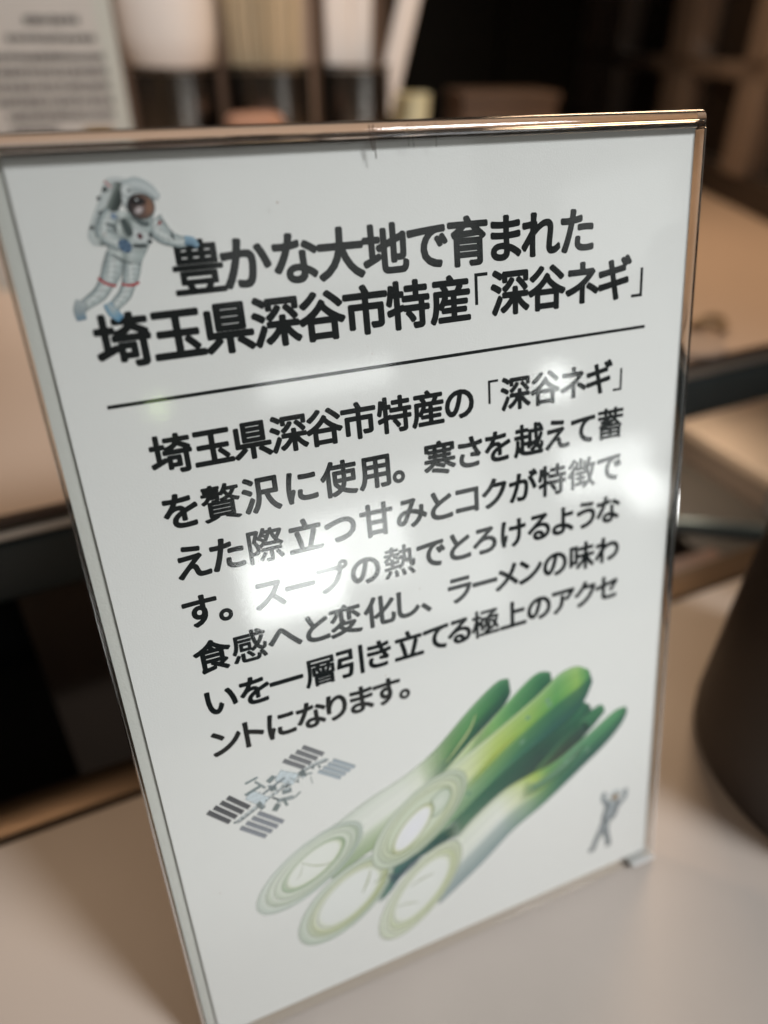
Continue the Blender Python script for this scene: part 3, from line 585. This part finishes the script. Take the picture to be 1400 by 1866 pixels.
# ================================================================ THINGS ON THE COUNTER
jug = empty('water_jug', (0.2355, 0.0, -0.0028))
tag(jug, 'large dark brown round jug standing on the counter to the right of the sign', 'jug')
prof = [(0, 0.0004), (0.054, 0.0004), (0.0562, 0.0010), (0.0572, 0.0030), (0.0576, 0.0080), (0.0563, 0.045), (0.0545, 0.08), (0.0540, 0.10), (0.0545, 0.15), (0.0535, 0.185), (0.0540, 0.190), (0.0515, 0.191), (0.0510, 0.185), (0.052, 0.15), (0.053, 0.05), (0.050, 0.006), (0, 0.006)]
obj('body', lathe(prof, 96), 'jug', jug, smooth=True)
obj('lid', lathe([(0, 0.1925), (0.048, 0.1925), (0.0555, 0.1918), (0.056, 0.195), (0.054, 0.199), (0.03, 0.203), (0.012, 0.2035), (0.011, 0.212), (0, 0.213)], 64), 'jug', jug, smooth=True)
hp = [(0.052 + 0.0, 0, 0.165), (0.075, 0, 0.168), (0.089, 0, 0.150), (0.091, 0, 0.11), (0.083, 0, 0.07), (0.056, 0, 0.055)]
obj('handle', tube(spline(hp, 24), 0.0065, 14), 'jug', jug, smooth=True)

# ================================================================ BEHIND, BELOW THE SHELF (right)
cratebox = empty('storage_box', (0.400, 0.215, -0.120))
tag(cratebox, 'pale cream lidded box with taupe sides, under the raised shelf right of the sign', 'box')
obj('body', boxbm(0, 0.22, -0.030, 0.16, 0.0, 0.090, bev=0.002), 'box_side', cratebox)
obj('lid', boxbm(-0.002, 0.222, -0.032, 0.162, 0.0905, 0.100, bev=0.002), 'pale_box', cratebox)
tag(obj('metal_tray', boxbm(0.324, 0.3965, 0.152, 0.36, -0.1199, -0.044, bev=0.002), 'tray', smooth=True), 'grey-brown flat metal block beside the pale cream box below the raised shelf', 'tray')
pipe = tag(obj('pipe', tube([(0.262, 0.205, -0.045), (0.314, 0.1745, -0.030), (0.345, 0.1445, -0.024), (0.40, 0.1130, -0.018)], 0.0055, 20), 'teal_metal', smooth=True),
           'blue-grey metal pipe crossing just behind the bronze counter edge on the right', 'pipe')
blk = tag(obj('wood_block', boxbm(0.258, 0.318, 0.128, 0.150, -0.1199, -0.030, bev=0.002), 'pink_wood', smooth=True),
          'pinkish brown wooden block between the counter edge and the blue-grey pipe', 'block')

# ================================================================ ON THE SHELF
Z = 0.0801
def canister(x, y, r, h, label):
    t = empty('utensil_canister', (x, y, Z)); tag(t, label, 'canister', 'steel canisters on the shelf')
    obj('body', lathe([(0, 0.0), (r * .97, 0.0), (r, 0.002), (r, h - 0.004), (r * 0.96, h - 0.004), (r * .96, 0.003), (0, 0.003)], 64), 'steel', t, smooth=True)
    obj('rim', lathe([(r * 0.965, h - 0.0035), (r * 1.0, h - 0.0035), (r * 1.03, h - 0.0022), (r * 1.03, h - 0.0008), (r, h), (r * 0.965, h - 0.0005), (r * 0.965, h - 0.0035)], 64), 'steel', t, smooth=True)
    return t
Y0 = 0.55
c1 = canister(0.1015, Y0, 0.0315, 0.121, 'steel canister holding a white cup, just right of the blurred card')
c2 = canister(0.1730, Y0, 0.0335, 0.121, 'steel canister packed with wooden chopsticks, middle of the three')
c3 = canister(0.2450, Y0, 0.0290, 0.121, 'steel canister holding white utensils, rightmost of the three')
cup = empty('white_cup', (0.1015, Y0 - 0.002, Z + 0.095)); tag(cup, 'white rounded cup sitting in the mouth of the left steel canister', 'cup')
obj('body', lathe([(0, 0.0), (0.014, 0.0), (0.022, 0.008), (0.0285, 0.022), (0.0322, 0.030), (0.0345, 0.045), (0.0352, 0.069), (0.0338, 0.0695), (0.032, 0.045), (0.027, 0.02), (0, 0.006)], 64), 'white', cup, smooth=True)
obj('rim', lathe([(0.0337, 0.0697), (0.0354, 0.0692), (0.0362, 0.0707), (0.0350, 0.0722), (0.0337, 0.0697)], 64), 'white', cup, smooth=True)

sb = boxbm(-0.0024, 0.0024, -0.0024, 0.0024, 0, 0.205)
for v in sb.verts:
    if v.co.z < 0.01: v.co.x *= 0.55; v.co.y *= 0.55
stick0 = obj('chopstick', sb, 'chopstick'); first = True; n = 0
for i in range(-5, 6):
    for j in range(-5, 6):
        x, y = i * 0.0056, j * 0.0056 + (0.0028 if i % 2 else 0)
        if math.hypot(x, y) > 0.0285 or (y > 0.012 and (i + j) % 2): continue
        o = stick0 if first else stick0.copy()
        if not first: C.objects.link(o)
        first = False
        o.location = (0.1730 + x * 0.78, Y0 + y * 0.78, Z + 0.0035 + random.uniform(0, 0.004))
        o.rotation_euler = (-y * 1.4, x * 1.4 + random.uniform(-.01, .01), random.uniform(0, 0.6))
        tag(o, 'pale wooden chopstick in the middle steel canister', 'chopstick', 'chopsticks in the middle canister')
def paddle(name, x, y, lx, ly, wd, th, label):
    t = empty(name, (x, y, Z + 0.0045), (ly, lx, 0)); tag(t, label, 'utensil', 'white utensils in the right canister')
    bm = boxbm(-wd * .35, wd * .35, -th / 2, th / 2, 0, 0.10, bev=0.0015); obj('blade', bm, 'white', t, smooth=True)
    bm = boxbm(-wd / 2, wd / 2, -th / 2 - .0004, th / 2 + .0004, 0.1004, 0.235, bev=0.0022); obj('handle', bm, 'white', t, smooth=True)
paddle('ladle', 0.2335, Y0 - 0.004, -0.02, 0.0, 0.021, 0.006, 'wide white ladle handle, leftmost of the utensils in the right steel canister')
paddle('ladle', 0.2485, Y0 + 0.004, 0.02, 0.03, 0.017, 0.005, 'upright white ladle handle, second of the three in the right steel canister')
paddle('ladle', 0.2440, Y0 - 0.010, 0.27, 0.0, 0.017, 0.006, 'white ladle handle leaning to the right out of the right steel canister')

def jar(name, x, y, r, h, mlid, mbody, label, cat):
    t = empty(name, (x, y, Z)); tag(t, label, cat)
    obj('body', lathe([(0, 0), (r * .95, 0), (r, 0.002), (r, h * .82), (r * .9, h * .86), (0, h * .86)], 40), mbody, t, smooth=True)
    obj('lid', lathe([(0, h * .865), (r * .98, h * .865), (r * 1.02, h * .88), (r * 1.0, h * .97), (r * .85, h), (0, h * 1.01)], 40), mlid, t, smooth=True)
jar('seasoning_jar', 0.1480, 0.50, 0.0210, 0.092, 'salmon', 'black', 'small jar with a salmon orange lid in front of the middle canister', 'jar')
cupg = empty('small_cup', (0.3180, 0.60, Z)); tag(cupg, 'small pale green cup on the shelf right of the canisters, before the black cabinet', 'cup')
obj('body', lathe([(0, 0), (0.012, 0), (0.0135, 0.004), (0.0165, 0.06), (0.018, 0.094), (0.0168, 0.0945), (0.015, 0.06), (0.011, 0.006), (0, 0.005)], 40), 'green_pale', cupg, smooth=True)
obj('rim', lathe([(0.0167, 0.0947), (0.0182, 0.0943), (0.0188, 0.0955), (0.0178, 0.0965), (0.0167, 0.0947)], 40), 'green_pale', cupg, smooth=True)

# blurred card on the left
card = empty('menu_card', (0.0095, 0.44, Z), (-math.radians(6), 0, 0))
tag(card, 'out of focus upright card with rows of small dark print, left of the steel canisters', 'sign')
obj('card_panel', boxbm(-0.052, 0.036, 0, 0.0006, 0.004, 0.200), 'card_paper', card)
obj('acrylic_panel', boxbm(-0.055, 0.0465, -0.0016, -0.0004, 0.0, 0.204), 'sheet', card)
obj('back_panel', boxbm(-0.055, 0.0465, 0.0012, 0.0030, 0.0, 0.204), 'backing', card)
rows = [(0.1475, 0.0045, -0.0035, 0.0270), (0.1385, 0.0040, -0.0150, 0.0350)] + [(0.1290 - 0.0076 * k, 0.0044, -0.028 + (0.004 if k > 3 else 0), 0.0375 - (0.0 if k < 5 else 0.015 + .004 * k)) for k in range(9)]
for zc, hh, a, b in rows:
    bm = bmesh.new(); x = a - 0.0095 + 0.0095
    x = a
    while x < b:
        wd = random.uniform(0.0018, 0.0032)
        box(bm, x, min(x + wd, b), -0.0002, -0.00005, zc - hh / 2 * random.uniform(.7, 1), zc + hh / 2 * random.uniform(.7, 1))
        x += wd + random.uniform(0.0006, 0.0012)
    obj('print_row', bm, 'card_ink', card)
obj('picture', boxbm(0.017, 0.034, -0.0002, -0.00005, 0.072, 0.092), 'tan', card)

# tan ring and a disc painted as its shadow, near the shelf edge, right
tag(obj('shadow_disc', lathe([(0, 0.0), (0.0200, 0.0), (0.0205, 0.001), (0.0200, 0.0022), (0, 0.0022)], 48, c=(0.304, 0.194, Z)), 'mist', smooth=True),
    'pale grey-brown disc painted as a base shadow, near the shelf edge beside the sign', 'shadow_disc')
rb = bmesh.new(); 
pts = [(0.331 + 0.0105 * math.cos(a), 0.2075 + 0.0065 * math.sin(a), Z + 0.0045 + 0.002 * math.sin(2 * a)) for a in [2 * math.pi * k / 40 for k in range(41)]]
rb.free(); tag(obj('tan_ring', tube(pts, 0.0020, 10), 'tan', smooth=True), 'small tan ring lying beside its painted shadow disc on the raised shelf', 'ring')

# wooden rack on the right, running away from the viewer
rk = empty('wooden_rack', (0.586, 0.406, Z)); tag(rk, 'tall taupe wooden rack with dark panels standing on the shelf at the right', 'rack')
rk.rotation_euler = (0, 0, math.atan2(0.92, 0.385))          # local x runs along the face, local -y is its depth
def rbm(s0, s1, d0, d1, z0, z1, name, m): obj(name, boxbm(s0, s1, -d1, -d0, z0, z1, bev=0.0012), m, rk, smooth=True)
rbm(-0.30, 1.00, 0.003, 0.022, 0.0, 0.026, 'base_rail', 'rack_panel')
rbm(-0.30, 1.00, 0.004, 0.022, 0.105, 0.121, 'cross_rail', 'rack_beam')
rbm(-0.30, 1.00, 0.004, 0.022, 0.36, 0.38, 'top_rail', 'rack_beam')
for s0, s1 in ((-0.28, -0.24), (-0.07, -0.03), (0.085, 0.135), (0.285, 0.365), (0.60, 0.70), (0.72, 0.82), (0.84, 1.0)):
    rbm(s0, s1, 0.0, 0.026, 0.0265, 0.1045, 'post', 'rack_beam'); rbm(s0, s1, 0.0, 0.026, 0.1215, 0.3595, 'post', 'rack_beam')
for s0, s1 in ((-0.239, -0.071), (-0.029, 0.084), (0.136, 0.284), (0.366, 0.599), (0.701, 0.719), (0.821, 0.839)):
    rbm(s0, s1, 0.030, 0.036, 0.0265, 0.1045, 'panel', 'rack_panel'); rbm(s0, s1, 0.030, 0.036, 0.1215, 0.3595, 'panel', 'rack_panel')
# black cabinet and a brown block on the shelf behind the canisters
cab = empty('black_cabinet', (0.37, 0.80, Z)); tag(cab, 'black cabinet standing at the back between canisters and rack', 'cabinet')
obj('body', boxbm(0.02, 0.27, 0, 0.3, 0, 0.50, bev=0.003), 'black', cab)
obj('door', boxbm(0.03, 0.142, -0.016, -0.001, 0.01, 0.49, bev=0.002), 'black', cab); obj('door', boxbm(0.147, 0.26, -0.016, -0.001, 0.01, 0.49, bev=0.002), 'black', cab)
bb = empty('brown_box', (0.43, 0.62, Z), (0, 0, -0.25)); tag(bb, 'low brown box on the shelf in front of the black cabinet', 'box')
obj('body', boxbm(-0.042, 0.055, 0, 0.08, 0, 0.086, bev=0.002), 'wood_mid', bb); obj('lid', boxbm(-0.044, 0.057, -0.002, 0.082, 0.0862, 0.094, bev=0.002), 'wood_mid', bb)
pole = tag(obj('grey_pole', lathe([(0, 0), (0.0125, 0), (0.0125, 0.45), (0, 0.45)], 24, c=(0.232, 0.66, Z)), 'mist', smooth=True), 'grey-brown pole behind the gap between chopsticks and white utensils', 'pole')
wp = empty('wooden_back_panel', (0.0, 0.74, Z)); tag(wp, 'brown boarded back panel standing behind the card and the canisters', 'backdrop')  # wooden back panel, added as a brown backdrop
for k in range(5): obj('board', boxbm(-0.22 + k * 0.115, -0.107 + k * 0.115, 0, 0.012, 0, 0.5, bev=0.001), 'wood_mid', wp)
